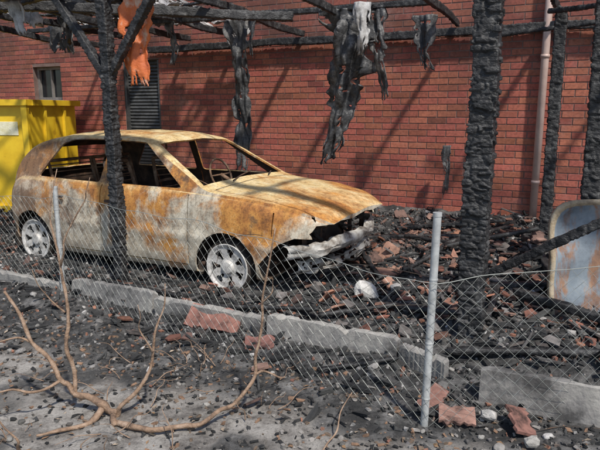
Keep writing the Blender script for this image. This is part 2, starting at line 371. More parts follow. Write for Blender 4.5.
for s in (-6.9,-6.0,-5.1,-4.2,-3.2,-2.1,-1.0,.1,1.2):
    beam('rafter_%d'%(i+1),F(s,-.35,2.76),F(s+random.uniform(-.05,.05),3.9,2.64+random.uniform(-.03,.03)),.042,.085,res=.016,cell=.06,seed=20+i,warp=.05,block=.008,depth=.006); i+=1
for k in range(9):
    s=random.uniform(-7,-3.6); beam('batten_%d'%(k+1),F(s,random.uniform(.3,3.4),2.84),F(s+random.uniform(.8,1.8),random.uniform(.3,3.4),2.80),.04,.03,res=.02,cell=.03,depth=.006,seed=40+k)
beam('batten_10',F(1.9,2.9,2.55),F(-.5,3.3,2.42),.05,.05,res=.02,seed=60)
beam('batten_11',F(1.6,1.2,2.40),F(.1,2.8,2.58),.05,.05,res=.02,seed=61)
def rag(name,p,L,w,mat,seed,lean=(0,0),fold=.08,parent=cp,taper=.5,ang=0.0,hole=.33):
    nr=int(L/.018);nc=18; vs=[];fs=[]
    dirw=Vector((math.cos(A+ang),math.sin(A+ang),0)); dn=Vector((-dirw.y,dirw.x,0))
    for i in range(nr+1):
        f=i/nr; l=f*L
        wl=w*(1-taper*f)*(.75+.6*noise.noise(Vector((l*4,seed,0)))+.28*noise.noise(Vector((l*13,seed,3))))
        wr=w*(1-taper*f)*(.75+.6*noise.noise(Vector((l*4,seed,8)))+.28*noise.noise(Vector((l*13,seed,12))))
        cx=.12*noise.noise(Vector((l*2,seed,20)))*f
        for j in range(nc+1):
            g=j/nc; x=-wl/2+(wl+wr)/2*g+cx
            y=fold*noise.noise(Vector((x*9,l*1.6,seed)))+fold*.4*noise.noise(Vector((x*25,l*6,seed)))
            dz=.07*noise.noise(Vector((x*14,seed,1)))*f
            q=Vector(p)+dirw*(x+lean[0]*f)+dn*(y+lean[1]*f)+Vector((0,0,-l+dz)); vs.append(q)
    for i in range(nr):
        for j in range(nc):
            c=noise.noise(Vector((j*.35,i*.16,seed*3)))
            if c>hole and i>3: continue
            if i>nr*.85 and noise.noise(Vector((j*.6,seed,2)))>(nr-i)/(nr*.15)*.6-.2: continue
            b0=i*(nc+1)+j; fs.append((b0,b0+1,b0+nc+2,b0+nc+1))
    ac=Acc(); ac.add(vs,fs); o=ac.obj(name,mat,parent,True)
    m=o.modifiers.new('s','SOLIDIFY'); m.thickness=.008
    return o
M_cor=simple('scorched_roof_sheet',[(.3,(.04,.04,.04)),(.5,(.2,.19,.19)),(.65,(.5,.48,.46))],scale=4,rough=.7)
M_ins=simple('torn_pale_roof_lining',[(.3,(.06,.055,.05)),(.45,(.24,.23,.22)),(.65,(.50,.49,.48))],scale=6,rough=.7,detail=7)
rag('hanging_felt_1',F(-1.88,2.5,2.70),1.74,.78,M_bit,1.3,lean=(-.26,0),fold=.20,taper=.62,hole=.46)
rag('hanging_felt_2',F(-3.45,2.6,2.72),1.95,.36,M_bit,4.7,lean=(-.02,.05),fold=.14,taper=.3,hole=.42)
rag('hanging_felt_3',F(-1.25,3.2,2.68),.62,.34,M_bit,7.7,fold=.1)
rag('hanging_felt_4',F(-3.2,2.5,2.70),.45,.2,M_bit,9.1,fold=.1)
rag('hanging_felt_5',F(-4.4,2.5,2.72),.55,.24,M_bit,12.1,fold=.1)
rag('hanging_felt_6',F(-1.65,2.5,2.70),1.0,.26,M_bit,15.1,fold=.1,lean=(.12,0))
rag('hanging_felt_7',F(-5.3,1.6,2.78),.5,.35,M_bit,17.1,fold=.1)
rag('hanging_felt_8',F(-6.1,2.2,2.78),.4,.5,M_bit,19.1,fold=.1)
rag('hanging_felt_9',F(-3.9,3.2,2.7),.35,.3,M_bit,21.1,fold=.1)
rag('hanging_felt_10',F(-1.05,3.7,1.15),.62,.13,M_bit,25.1,fold=.08)
rag('hanging_orange_sheet',F(-2.90,.12,2.68),.88,.38,M_felt_o,31.1,fold=.07,taper=.3,ang=.2,hole=.5)
rag('hanging_lining_1',F(-4.35,.1,2.66),.40,.36,M_ins,33.1,fold=.1,taper=.8,lean=(.15,0),hole=.5)
rag('hanging_lining_2',F(-1.72,2.3,2.72),.55,.24,M_ins,35.1,fold=.12,taper=.4)
rag('hanging_lining_3',F(-3.6,2.9,2.72),.30,.5,M_ins,37.1,fold=.1,taper=.6)
rag('hanging_lining_4',F(-5.0,.9,2.80),.30,.6,M_ins,39.1,fold=.1,taper=.6)
rm=Acc()
for k in range(26):
    s=random.uniform(-7,-3.9); t=random.uniform(.1,3.4); w=random.uniform(.3,.8); l=random.uniform(.25,.6)
    n=12; vs=[];fs=[]
    for i in range(n+1):
        for j in range(n+1):
            x=s+(i/n-.5)*w*(1+.3*nz(j*.5,k)); y=t+(j/n-.5)*l*(1+.3*nz(i*.5,k,4))
            vs.append(F(x,y,2.86+.02*math.sin(x*60)+.12*nz(x*2.5,y*2.5,k)-.10*(i/n)*(k%3==0)))
    fs=[(i*(n+1)+j,(i+1)*(n+1)+j,(i+1)*(n+1)+j+1,i*(n+1)+j+1) for i in range(n) for j in range(n) if nz(i*.3,j*.3,k*2)<.3]
    rm.add(vs,fs)
o=rm.obj('roof_sheet_remains',M_cor,cp,True); m=o.modifiers.new('s','SOLIDIFY'); m.thickness=.006
# ------------------------------------------------------------------ car
def interp(P,x):
    if x<=P[0][0]: return P[0][1]
    for (a,b),(c,d) in zip(P,P[1:]):
        if x<=c: 
            t=(x-a)/(c-a); return b+(d-b)*t
    return P[-1][1]
def sinterp(P,x):
    return sum(interp(P,x+d) for d in(-.06,-.03,0,.03,.06))/5
car=empty('burnt_out_hatchback_car',(-.27,5.67,0),math.radians(-27.5))
ZT=[(-2.93,.84),(-2.90,.90),(-2.66,1.20),(-2.50,1.305),(-2.15,1.37),(-1.6,1.39),(-1.10,1.365),(-.94,1.33),(-.24,.925),(-.1,.905),(.35,.87),(.66,.81),(.84,.755),(.93,.69)]
WD=[(-2.93,.68),(-2.86,.77),(-2.7,.81),(-2.3,.84),(-1.2,.855),(-.2,.85),(.35,.835),(.62,.80),(.80,.74),(.93,.62)]
ZB=[(-2.93,.78),(-2.7,.885),(-2,.895),(-.6,.875),(-.26,.865),(.35,.815),(.68,.75),(.84,.70),(.93,.635)]
def ringpts(x):
    zt=sinterp(ZT,x); w=sinterp(WD,x); zb=min(sinterp(ZB,x),zt-.03); z0=.15
    if x>.5: z0=.15+ (x-.5)*.25
    if x<-2.72: z0=.15+(-2.72-x)*.7
    P=[(0,z0),(.5*w,z0),(.90*w,z0),(.965*w,z0+.025),(.985*w,z0+.08)]
    for f,k in((.28,1.0),(.40,1.0),(.43,1.008),(.50,1.010),(.53,1.0),(.62,1.0),(.72,.995),(.82,.985),(.90,.972),(.96,.955),(1.0,.935)):
        P.append((k*w,z0+f*(zb-z0)))
    ze=zt-.028-.02*sm(zt,1,1.3); 
    wr=.59; 
    def gy(z): return .925*w+(wr-.925*w)*max(0,(z-zb)/(1.33-.88))
    for f in(.04,.12,.3,.5,.7,.85,.95,1.0):
        z=zb+f*(ze-zb); P.append((gy(z)-(.012 if f==1 else 0),z))
    ye=P[-1][0]
    for f in(.97,.9,.78,.6,.4,.2,0): P.append((ye*f, ze+(zt-ze)*(1-f**2.2)))
    return P
st=[-2.93,-2.92,-2.905,-2.88]; x=-2.85
while x<.86: st.append(x); x+=.045
st+= [.885,.905,.92,.93]
vs=[];n=None
for x in st:
    h=ringpts(x); ring=h+[(-y,z) for y,z in h[-2:0:-1]]
    n=len(ring)
    for y,z in ring:
        p=Vector((x,y,z)); dn=Vector((0,y,z-.6)).normalized()
        a_=.012*noise.noise(p*2.7)+.006*noise.noise(p*7)
        if z>.68 and x>-.25: a_+= .018*noise.noise(Vector((x*3.2,y*2.2,5)))+.018*sm(x,.4,.9)*noise.noise(Vector((x*6,y*5,8)))
        if z>1.28: a_+=.012*noise.noise(Vector((x*2.5,y*3,1)))
        vs.append(p+dn*a_)
fs=[]
for i in range(len(st)-1):
    for k in range(n):
        k2=(k+1)%n; fs.append((i*n+k,i*n+k2,(i+1)*n+k2,(i+1)*n+k))
fs.append(tuple(range(n))[::-1]); fs.append(tuple((len(st)-1)*n+k for k in range(n)))
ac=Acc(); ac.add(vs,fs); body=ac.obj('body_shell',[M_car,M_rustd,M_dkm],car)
def fixn(o):
    bm=bmesh.new(); bm.from_mesh(o.data)
    bmesh.ops.recalc_face_normals(bm,faces=bm.faces)
    if bm.calc_volume(signed=True)<0: bmesh.ops.reverse_faces(bm,faces=bm.faces)
    bm.to_mesh(o.data); bm.free()
fixn(body)
def prism_xz(ac,poly,y0,y1):
    n=len(poly); vs=[(x,y0,z) for x,z in poly]+[(x,y1,z) for x,z in poly]
    ac.add(vs,[tuple(range(n)),tuple(range(2*n-1,n-1,-1))]+[(i,i+n,(i+1)%n+n,(i+1)%n) for i in range(n)],mi=2)
def rpoly(P,r=.05,n=4):
    out=[]; N=len(P)
    for i in range(N):
        a_,b_,c_=Vector(P[i-1]),Vector(P[i]),Vector(P[(i+1)%N])
        u=(a_-b_).normalized()*r; v=(c_-b_).normalized()*r
        for k in range(n+1):
            t=k/n; out.append(tuple((b_+u)*(1-t)**2+b_*2*t*(1-t)+(b_+v)*t*t))
    return out
cutters=[]
def cutter(acs):
    o=acs.obj('cut',[M_car,M_rustd,M_dkm],car); 
    o.data.polygons.foreach_set('material_index',[2]*len(o.data.polygons)); fixn(o); cutters.append(o)
c=Acc(); prism_xz(c,rpoly([(-.48,.905),(-1.03,1.295),(-1.40,1.31),(-1.40,.905)],.04),-1.2,1.2); 
prism_xz(c,rpoly([(-1.49,.905),(-1.49,1.31),(-2.00,1.30),(-2.14,1.25),(-2.40,.92)],.04),-1.2,1.2); cutter(c)
def slab(ac,P,d,hw0,hw1,a0,a1,ext=.10):
    P=Vector(P); d=Vector(d); L=d.length; u=d.normalized(); nn=Vector((-u[1],u[0])); 
    p0=P+u*a0; p1=P+u*(L-a1); vs=[]
    for e in(-ext,ext):
        for p,h in((p0,hw0),(p1,hw1)):
            q=p+nn*e
            vs+= [(q[0],-h,q[1]),(q[0],h,q[1])]
    ac.add(vs,[(0,1,3,2),(4,6,7,5),(0,4,5,1),(2,3,7,6),(0,2,6,4),(1,5,7,3)])
c=Acc(); slab(c,(-.24,.925),(-.70,.41),.71,.54,.05,.05); slab(c,(-2.90,.90),(.30,.33),.58,.47,.05,.05); cutter(c)
c=Acc()
for wx in(0,-2.475):
    for sg in(-1,1):
        poly=[(wx+.315*math.cos(a_*math.pi/16+.01),.24+.315*math.sin(a_*math.pi/16+.01)) for a_ in range(32)]
        prism_xz(c,poly,sg*.56,sg*1.1)
cutter(c)
c=Acc()
pts=[(-.72,.50),(.72,.49),(.73,.60),(.68,.675),(.30,.66),(.1,.68),(-.2,.66),(-.45,.68),(-.70,.665),(-.74,.6)]
n_=len(pts); vs=[(.58,y,z) for y,z in pts]+[(1.2,y,z+.0) for y,z in pts]
c.add(vs,[tuple(range(n_)),tuple(range(2*n_-1,n_-1,-1))]+[(i,i+n_,(i+1)%n_+n_,(i+1)%n_) for i in range(n_)]); cutter(c)
c=Acc(); prism_xz(c,[(.40,.05),(.33,.30),(.42,.40),(.52,.50),(.66,.56),(1.2,.55),(1.2,.05)],-1.1,1.1); cutter(c)
def lines(ls):
    c=Acc()
    for (x0,z0,x1,z1,y0,y1) in ls:
        d=Vector((x1-x0,z1-z0)).normalized(); p=Vector((-d[1],d[0]))*.006
        prism_xz(c,[(x0+p[0],z0+p[1]),(x1+p[0],z1+p[1]),(x1-p[0],z1-p[1]),(x0-p[0],z0-p[1])],y0,y1)
    cutter(c)
lines([(-.39,.24,-.39,.86,-1.1,1.1),(-1.445,.24,-1.445,.89,-1.1,1.1),(-2.10,.56,-2.16,.89,-1.1,1.1),(.455,.56,.47,.76,-1.1,1.1)])
lines([(-.40,.225,-1.43,.225,-1.1,1.1),(-1.46,.225,-1.95,.225,-1.1,1.1)])
c=Acc()
for sg in(-1,1): c.add(boxv((.31,sg*.69,.9),(.50,.007,.22)),BF)
cutter(c)
c=Acc(); c.add(boxv((-.19,0,.93),(.007,.67,.09)),BF); cutter(c)
for o in cutters:
    m=body.modifiers.new('b','BOOLEAN'); m.operation='DIFFERENCE'; m.object=o; m.solver='EXACT'
    bpy.context.view_layer.update()
    dg=bpy.context.evaluated_depsgraph_get(); me=bpy.data.meshes.new_from_object(body.evaluated_get(dg))
    body.modifiers.clear(); 
    mx=max((v.co.x for v in me.vertices),default=0)-min((v.co.x for v in me.vertices),default=0)
    mz=max((v.co.z for v in me.vertices),default=0)
    ok=len(me.polygons)>3000 and mx>3.4 and mz>1.2
    if ok: body.data=me
for o in cutters: bpy.data.objects.remove(o,do_unlink=True)
bm=bmesh.new(); bm.from_mesh(body.data)
bmesh.ops.delete(bm,geom=[f for f in bm.faces if f.material_index==2],context='FACES')
bmesh.ops.remove_doubles(bm,verts=bm.verts,dist=.0005)
bm.to_mesh(body.data); bm.free()
def autosmooth(me,ang=28):
    bm=bmesh.new(); bm.from_mesh(me)
    for f in bm.faces: f.smooth=True
    for e in bm.edges:
        if len(e.link_faces)==2:
            try: e.smooth=e.calc_face_angle()<math.radians(ang)
            except: e.smooth=False
        else: e.smooth=False
    bm.to_mesh(me); bm.free()
autosmooth(body.data)
md=body.modifiers.new('sol','SOLIDIFY'); md.thickness=.018; md.offset=-1; md.material_offset=1; md.material_offset_rim=0; md.use_even_offset=False
def wheel(name,x,y,sg):
    ac=Acc(); cz=.235
    def lathe(prof,seg=56,mi=0,wob=0):
        vs=[];fs=[]
        for k in range(seg):
            a_=2*math.pi*k/seg
            for r,d in prof:
                rr=r*(1+wob*noise.noise(Vector((math.cos(a_)*3,math.sin(a_)*3,r*30+x))))
                vs.append((x+rr*math.cos(a_),y+sg*d,cz+rr*math.sin(a_)))
        m=len(prof)
        for k in range(seg):
            k2=(k+1)%seg
            for j in range(m-1): fs.append((k*m+j,k*m+j+1,k2*m+j+1,k2*m+j))
        ac.add(vs,fs,mi=mi)
    lathe([(.212,.005),(.216,.0),(.214,-.012),(.200,-.016),(.196,-.05),(.185,-.09),(.185,-.14),(.205,-.17),(.212,-.175)])
    lathe([(.212,.005),(.205,.004),(.193,-.004),(.183,-.012)])
    S=84; rad=[.0,.03,.05,.065,.085,.105,.13,.152,.168,.183]; dep=[.004,.004,.0,-.022,-.026,-.022,-.016,-.013,-.012,-.012]
    for layer,off in((0,0),(1,-.014)):
        vs=[];fs=[]
        for k in range(S):
            a_=2*math.pi*k/S
            for r,d in zip(rad,dep): vs.append((x+r*math.cos(a_),y+sg*(d+off),cz+r*math.sin(a_)))
        m=len(rad)
        for k in range(S):
            for j in range(m-1):
                ph=k%12
                if (j in(4,5) and 4<=ph<=7) or (j in(6,7) and 3<=ph<=8): continue
                k2=(k+1)%S; fs.append((k*m+j,k*m+j+1,k2*m+j+1,k2*m+j))
        ac.add(vs,fs)
    lathe([(.215,-.165),(.238,-.16),(.245,-.10),(.24,-.03),(.226,-.004),(.214,-.006)],mi=1,wob=.10)
    lathe([(0,-.06),(.06,-.06),(.062,-.075),(.125,-.078),(.127,-.09),(.06,-.10)],mi=2)
    o=ac.obj(name,[M_rim,M_dkm,M_rustd],car,True); autosmooth(o.data,40)
wheel('front_wheel',0,-.81,-1); wheel('front_wheel_far',0,.81,1); wheel('rear_wheel',-2.475,-.80,-1); wheel('rear_wheel_far',-2.475,.80,1)
wl=Acc()
for wx in(0,-2.475):
    for sg in(-1,1):
        vs=[];fs=[];S=20
        for k in range(S+1):
            a_=math.radians(-20)+math.radians(220)*k/S
            for yy in(.54,.79): vs.append((wx+.325*math.cos(a_),sg*yy,.24+.325*math.sin(a_)))
        for k in range(S): fs.append((2*k,2*k+1,2*k+3,2*k+2))
        wl.add(vs,fs)
        vs=[(wx,sg*.54,.24)]+[(wx+.325*math.cos(math.radians(-20+11*k)),sg*.54,.24+.325*math.sin(math.radians(-20+11*k))) for k in range(S+1)]
        wl.add(vs,[(0,k+1,k+2) for k in range(S)])
wl.obj('wheel_wells',M_dkm,car)
it=Acc()
it.add(boxv((-1.25,0,.22),(1.55,.74,.02)),BF)
it.add(boxv((-.36,0,.50),(.02,.72,.30)),BF)
it.add(boxv((-1.2,0,.29),(.75,.10,.06),j=.05),BF)
tube(it,[(-.55,-.76,.80),(-.55,.76,.80)],.03); tube(it,[(-.45,-.7,.86),(-.40,0,.88),(-.45,.7,.86)],.025)
it.add(boxv((-.52,.1,.62),(.08,.30,.14),j=.15),BF)
it.obj('floor_and_dash_frame',M_rustd,car,True)
it=Acc()
for sg in(-1,1):
    y=sg*.36
    for yo in(-.21,.21):
        tube(it,[(-1.05,y+yo,.42),(-1.45,y+yo,.40),(-1.58,y+yo*.95,.70),(-1.68,y+yo*.75,1.06)],.02)
        tube(it,[(-1.05,y+yo,.42),(-1.08,y+yo,.24)],.02); tube(it,[(-1.45,y+yo,.40),(-1.45,y+yo,.24)],.02)
    tube(it,[(-1.68,y-.155,1.06),(-1.69,y,1.08),(-1.68,y+.155,1.06)],.022)
    tube(it,[(-1.60,y-.19,.80),(-1.61,y,.81),(-1.60,y+.19,.80)],.016)
    for q in range(9):
        f=q/8; tube(it,[(-1.47-.20*f,y-.19+.03*f,.48+.52*f),(-1.44-.20*f,y,.48+.52*f),(-1.47-.20*f,y+.19-.03*f,.48+.52*f)],.007,seg=5)
    for q in range(5): tube(it,[(-1.1-.08*q,y-.2,.43),(-1.1-.08*q,y,.40),(-1.1-.08*q,y+.2,.43)],.006,seg=5)
    for e in(-.07,.07): tube(it,[(-1.68,y+e,1.06),(-1.70,y+e,1.16)],.008,seg=6)
    tube(it,[(-1.70,y-.11,1.15),(-1.71,y-.09,1.23),(-1.71,y+.09,1.23),(-1.70,y+.11,1.15)],.012,seg=6)
for q in range(9): tube(it,[(-2.25-.02*q,-.6,.45+.07*q),(-2.25-.02*q,.6,.45+.07*q)],.008,seg=5)
for yy in(-.6,-.02,.02,.6): tube(it,[(-2.25,yy,.42),(-2.42,yy,1.06)],.018)
tube(it,[(-2.42,-.6,1.06),(-2.42,.6,1.06)],.018)
P=[]; c0=Vector((-.86,.36,.90)); u=Vector((0,1,0)); v=Vector((-.35,0,.94)).normalized()
for k in range(25):
    a_=2*math.pi*k/24; P.append(c0+u*math.cos(a_)*.18+v*math.sin(a_)*.18)
tube(it,P,.012,n=1); 
for a_ in(0,math.pi,-math.pi/2): tube(it,[c0,c0+u*math.cos(a_)*.18+v*math.sin(a_)*.18],.010,seg=6)
tube(it,[c0,(-.45,.36,.70)],.022)
for k in range(22):
    p=Vector((random.uniform(-1.3,-.5),random.uniform(-.6,.6),random.uniform(.5,.88)))
    tube(it,[p,p+Vector((random.uniform(-.2,.2),random.uniform(-.2,.2),random.uniform(-.1,.1))),p+Vector((random.uniform(-.3,.3),random.uniform(-.3,.3),-.3))],.006,seg=5)
it.obj('seat_frames_and_steering_wheel',M_frm,car,True)
en=Acc()
random.seed(5)
for c_,h_ in (((.18,.1,.50),(.18,.22,.16)),((.2,-.2,.42),(.14,.16,.14)),((.42,0,.55),(.05,.3,.07)),((.1,-.42,.55),(.10,.09,.09)),((.12,.42,.52),(.12,.10,.12)),((.3,-.38,.45),(.06,.05,.1))):
    en.add(boxv(c_,h_,j=.12),BF)
for k in range(30):
    p=Vector((random.uniform(.1,.74),random.uniform(-.6,.6),random.uniform(.42,.64)))
    tube(en,[p,p+Vector((random.uniform(-.1,.08),random.uniform(-.2,.2),random.uniform(-.05,.03))),p+Vector((random.uniform(-.1,.08),random.uniform(-.3,.3),random.uniform(-.15,0)))],random.choice([.006,.010,.014]),seg=6)
en.obj('engine',M_dkm,car,False)
bp=Acc()
def cross(P,hh,dd,mi=0,cr=.012,m=9,holes=None,sd=0):
    Q=catmull([Vector(p) for p in P],14); vs=[];fs=[]
    for i,q in enumerate(Q):
        hv=hh*(1+.35*noise.noise(Vector((i*.25,sd,3))))
        for k in range(m):
            b_=-1+2*k/(m-1)
            prof=-dd*(abs(b_)**4)
            o_=Vector((prof,0,b_*hv)); n3=Vector((q.x*5,q.y*5,b_*1.5+sd))
            o_+=Vector((cr*2.0*noise.noise(n3),cr*noise.noise(n3+Vector((5,5,5))),cr*1.4*noise.noise(n3+Vector((9,2,5)))))
            vs.append(q+o_)
    for i in range(len(Q)-1):
        for k in range(m-1):
            if holes is not None and noise.noise(Vector((i*.33,k*.5,sd)))>holes: continue
            fs.append((i*m+k,i*m+k+1,(i+1)*m+k+1,(i+1)*m+k))
    bp.add(vs,fs,mi=mi)
cross([(.60,-.78,.43),(.78,-.70,.44),(.88,-.42,.445),(.91,0,.45),(.88,.42,.455),(.78,.72,.46),(.60,.80,.46)],.062,.05,cr=.018,m=9,sd=1)
cross([(.62,-.66,.29),(.76,-.5,.27),(.84,-.1,.28),(.84,.35,.30),(.76,.64,.31)],.065,.04,cr=.03,m=9,holes=.16,sd=4)
cross([(.62,-.70,.60),(.72,-.4,.60),(.76,0,.595),(.72,.4,.60),(.62,.70,.60)],.015,.03,cr=.012,m=5,sd=7,mi=2)
for yy in(-.64,-.34,.34,.64):
    bp.add(boxv((.68,yy,.50),(.012,.022,.14),j=.1),BF,mi=2)
for yy in(-.52,.52):
    vs=[];fs=[]
    for r,dx in((.075,.05),(.07,.03),(.045,.0),(.0,-.02)):
        for k in range(16): vs.append((.68+dx,yy+r*1.25*math.cos(k*math.pi/8),.58+r*.8*math.sin(k*math.pi/8)))
    for j in range(3):
        for k in range(16): fs.append((j*16+k,j*16+(k+1)%16,(j+1)*16+(k+1)%16,(j+1)*16+k))
    bp.add(vs,fs,mi=1)
bp.add(boxv((.60,0,.42),(.02,.33,.16),j=.08),BF,mi=1)
o=bp.obj('front_structure',[M_bmp,M_dkm,M_rustd],car,True); autosmooth(o.data,45)
m=o.modifiers.new('s','SOLIDIFY'); m.thickness=.004
tr=Acc()
for xx in(-1.30,-2.0):
    tr.add(boxv((xx,-.862,.74),(.06,.008,.013)),BF); tr.add(boxv((xx,.862,.74),(.06,.008,.013)),BF)
tube(tr,[(-.22,-.35,.945),(-.30,-.1,.965),(-.34,.15,.99)],.007,seg=6); tube(tr,[(-.22,.3,.945),(-.28,.45,.96)],.007,seg=6)
tr.obj('trim_parts',M_rustd,car)
# ------------------------------------------------------------------ yellow waste container
yc=empty('yellow_waste_container',(-4.0,8.75,0),math.radians(-6))
y=Acc(); Lc,Dc,Hc=3.6,1.5,1.74
def cb(c,h,mi=0): y.add(boxv(c,h),BF,mi=mi)
cb((-Lc/2,.02,Hc/2+.05),(Lc/2-.05,.02,Hc/2-.05)); cb((-Lc/2,Dc,Hc/2+.05),(Lc/2-.05,.02,Hc/2-.05)); cb((-.04,Dc/2,Hc/2+.05),(.02,Dc/2-.03,Hc/2-.05)); cb((-Lc+.04,Dc/2,Hc/2+.05),(.02,Dc/2-.03,Hc/2-.05)); cb((-Lc/2,Dc/2,.12),(Lc/2-.08,Dc/2-.05,.03))
for k in range(5): cb((-.03-k*(Lc-.06)/4,-.04,Hc/2),(.045,.036,Hc/2-.09))
for k in range(2): cb((-.01,.45+k*.6,Hc/2),(.03,.03,Hc/2-.09))
cb((-Lc/2,-.035,Hc-.04),(Lc/2+.03,.06,.045)); cb((-Lc/2,Dc+.035,Hc-.04),(Lc/2+.03,.05,.045)); cb((.0,Dc/2,Hc-.04),(.05,Dc/2-.05,.044)); cb((-Lc/2,-.03,.12),(Lc/2,.045,.05)); cb((-Lc,Dc/2,Hc-.04),(.05,Dc/2-.05,.044))
y.add(boxv((-.48,-.006,Hc*.76),(.30,.004,.10)),BF,mi=1)
o=y.obj('container_body',[M_yel,M_pale],yc); m=o.modifiers.new('bv','BEVEL'); m.width=.008; m.segments=2
# ------------------------------------------------------------------ kerb
kb=Acc()
def kslab(s0,t0,s1,t1,z,h=.24,w=.06,tilt=0,dip=0):
    p=F(s0,t0);q=F(s1,t1);d=q-p;L=d.length;ang=math.atan2(d.y,d.x)
    n=30; vs=[];prof=[(-w/2,-.1),(-w/2,h-.01),(-w/2+.01,h),(w/2-.01,h),(w/2,h-.01),(w/2,-.1)]
    M=Matrix.Translation(p)@Matrix.Rotation(ang,4,'Z')@Matrix.Rotation(dip,4,'Y')@Matrix.Rotation(tilt,4,'X')
    for i in range(n+1):
        for a_,b_ in prof:
            e=.006*noise.noise(Vector((i*.7,a_*40,b_*9+s0)))
            chip=-.045*max(0,noise.noise(Vector((i*.35,a_*20,s0*3)))-.25)*(b_>.1)*2
            endr=-.015*(b_>.1)*(1 if i in(0,n) else 0)
            vs.append(M@Vector((L*i/n,a_+e,b_+e+z+chip+endr)))
    m=len(prof); fs=[(i*m+k,i*m+k+1,(i+1)*m+k+1,(i+1)*m+k) for i in range(n) for k in range(m-1)]
    fs+=[tuple(range(m)),tuple(n*m+k for k in range(m))[::-1]]; kb.add(vs,fs)
kslab(-4.4,-.36,-3.42,-.37,-.10,dip=.02); kslab(-3.35,-.36,-2.42,-.42,-.06,tilt=-.16,dip=-.02); kslab(-2.36,-.45,-1.42,-.42,-.05,tilt=.10,dip=.03); kslab(-1.38,-.44,-.42,-.50,-.05,tilt=-.12,dip=-.01); kslab(-.40,-.49,-.1,-.57,-.07,tilt=.1,dip=.05); kslab(.12,-.76,1.15,-.70,-.02,tilt=-.12,dip=.01); kslab(1.2,-.72,2.2,-.72,-.03)
kb.obj('concrete_kerb',M_conc)
# ------------------------------------------------------------------ debris
random.seed(11)
def randrot(flat=False):
    if flat: return (Matrix.Rotation(random.uniform(0,6.28),3,'Z')@Euler((random.gauss(0,.28),random.gauss(0,.28),0)).to_matrix())
    return Euler((random.uniform(0,6.28),random.uniform(0,6.28),random.uniform(0,6.28))).to_matrix()
def incar(s,t): return -5.1<s<-1.4 and .25<t<1.95
def place():
    while True:
        s=random.uniform(-7.5,2.6); t=random.uniform(-1.4,3.88)
        if incar(s,t) and random.random()<.7: continue
        w=1.0 if t>-.4 else (.8 if t>-.9 else .35)
        if s<-4.5 and t<0: w*=.4
        if random.random()>w: continue
        return s,t
ch=Acc(); grey=[(.02,.02,.02),(.03,.03,.03),(.015,.015,.016),(.05,.05,.048),(.08,.075,.072)]
lights=[(.22,.21,.20),(.34,.32,.30),(.5,.48,.46),(.18,.08,.055),(.24,.12,.08),(.16,.12,.1),(.14,.13,.13),(.28,.27,.26),(.30,.14,.09)]
bm=bmesh.new(); bmesh.ops.create_icosphere(bm,subdivisions=1,radius=1); ICv=[v.co.copy() for v in bm.verts]; ICf=[tuple(v.index for v in f.verts) for f in bm.faces]; bm.free()
def lump(acc,p,h,M,c,j=.3):
    vs=[]
    for v in ICv:
        m_=max(abs(v.x),abs(v.y),abs(v.z)); q=v.lerp(v/m_*.85,.55)*(1+random.uniform(-j,j))
        vs.append(M@Vector((q.x*h[0],q.y*h[1],q.z*h[2]))+Vector(p))
    acc.add(vs,ICf,c)
for k in range(27000):
    s,t=place(); p=F(s,t); r=random.uniform(.004,.017)*(1.9 if random.random()<.10 else 1)
    if t<-.45: r*=.75
    c=random.choice(grey) if random.random()<.68 else random.choice(lights)
    pos=(p.x,p.y,gh(p.x,p.y)+r*.4)
    if r>.013: lump(ch,pos,(r,r*random.uniform(.5,1.0),r*random.uniform(.3,.8)),randrot(),c)
    else: ch.add(boxv(pos,(r,r*random.uniform(.4,1.1),r*random.uniform(.3,.9)),randrot(),j=.5),BF,c)
for k in range(2600):
    s,t=place(); p=F(s,t); L=random.uniform(.03,.16)*(1 if t>-.4 else .5); w=random.uniform(.004,.015)
    M=Matrix.Rotation(random.uniform(0,6.28),3,'Z')@Euler((0,random.gauss(0,.3),0)).to_matrix()
    ch.add(boxv((p.x,p.y,gh(p.x,p.y)+w+.005),(L,w,w*.7),M,j=.45),BF,random.choice(grey))
ch.obj('charcoal_debris',M_deb)
tl=Acc()
def shard(p,a_,b_,th,M,c):
    n=random.choice([4,5,5,6]); an=[2*math.pi*i/n+random.uniform(-.35,.35) for i in range(n)]
    top=[];bot=[]
    for q in an:
        k=random.uniform(.7,1.15); x=math.cos(q)*a_*k; y_=math.sin(q)*b_*k
        zc=.12*a_*math.sin(x/a_*1.5)
        top.append(M@Vector((x,y_,th+zc))+Vector(p)); bot.append(M@Vector((x*.97,y_*.97,-th+zc))+Vector(p))
    tl.add(top+bot,[tuple(range(n)),tuple(range(2*n-1,n-1,-1))]+[(i,(i+n),((i+1)%n)+n,(i+1)%n) for i in range(n)],c)
for k in range(1200):
    s,t=place()
    if t<-.35 and random.random()<.7: continue
    if random.random()<.35: s=random.gauss(-.5,.9); t=random.uniform(.2,3.7)
    p=F(s,t); a_,b_=random.uniform(.02,.09),random.uniform(.015,.07)
    g=random.uniform(.45,1.15); c=random.choice([(.32,.14,.09),(.27,.11,.075),(.38,.19,.13),(.14,.08,.065),(.30,.18,.14),(.20,.18,.17),(.12,.10,.09)]); c=tuple(q*g for q in c)
    shard((p.x,p.y,gh(p.x,p.y)+.02+random.uniform(0,.03)),a_,b_,.007,randrot(True),c)
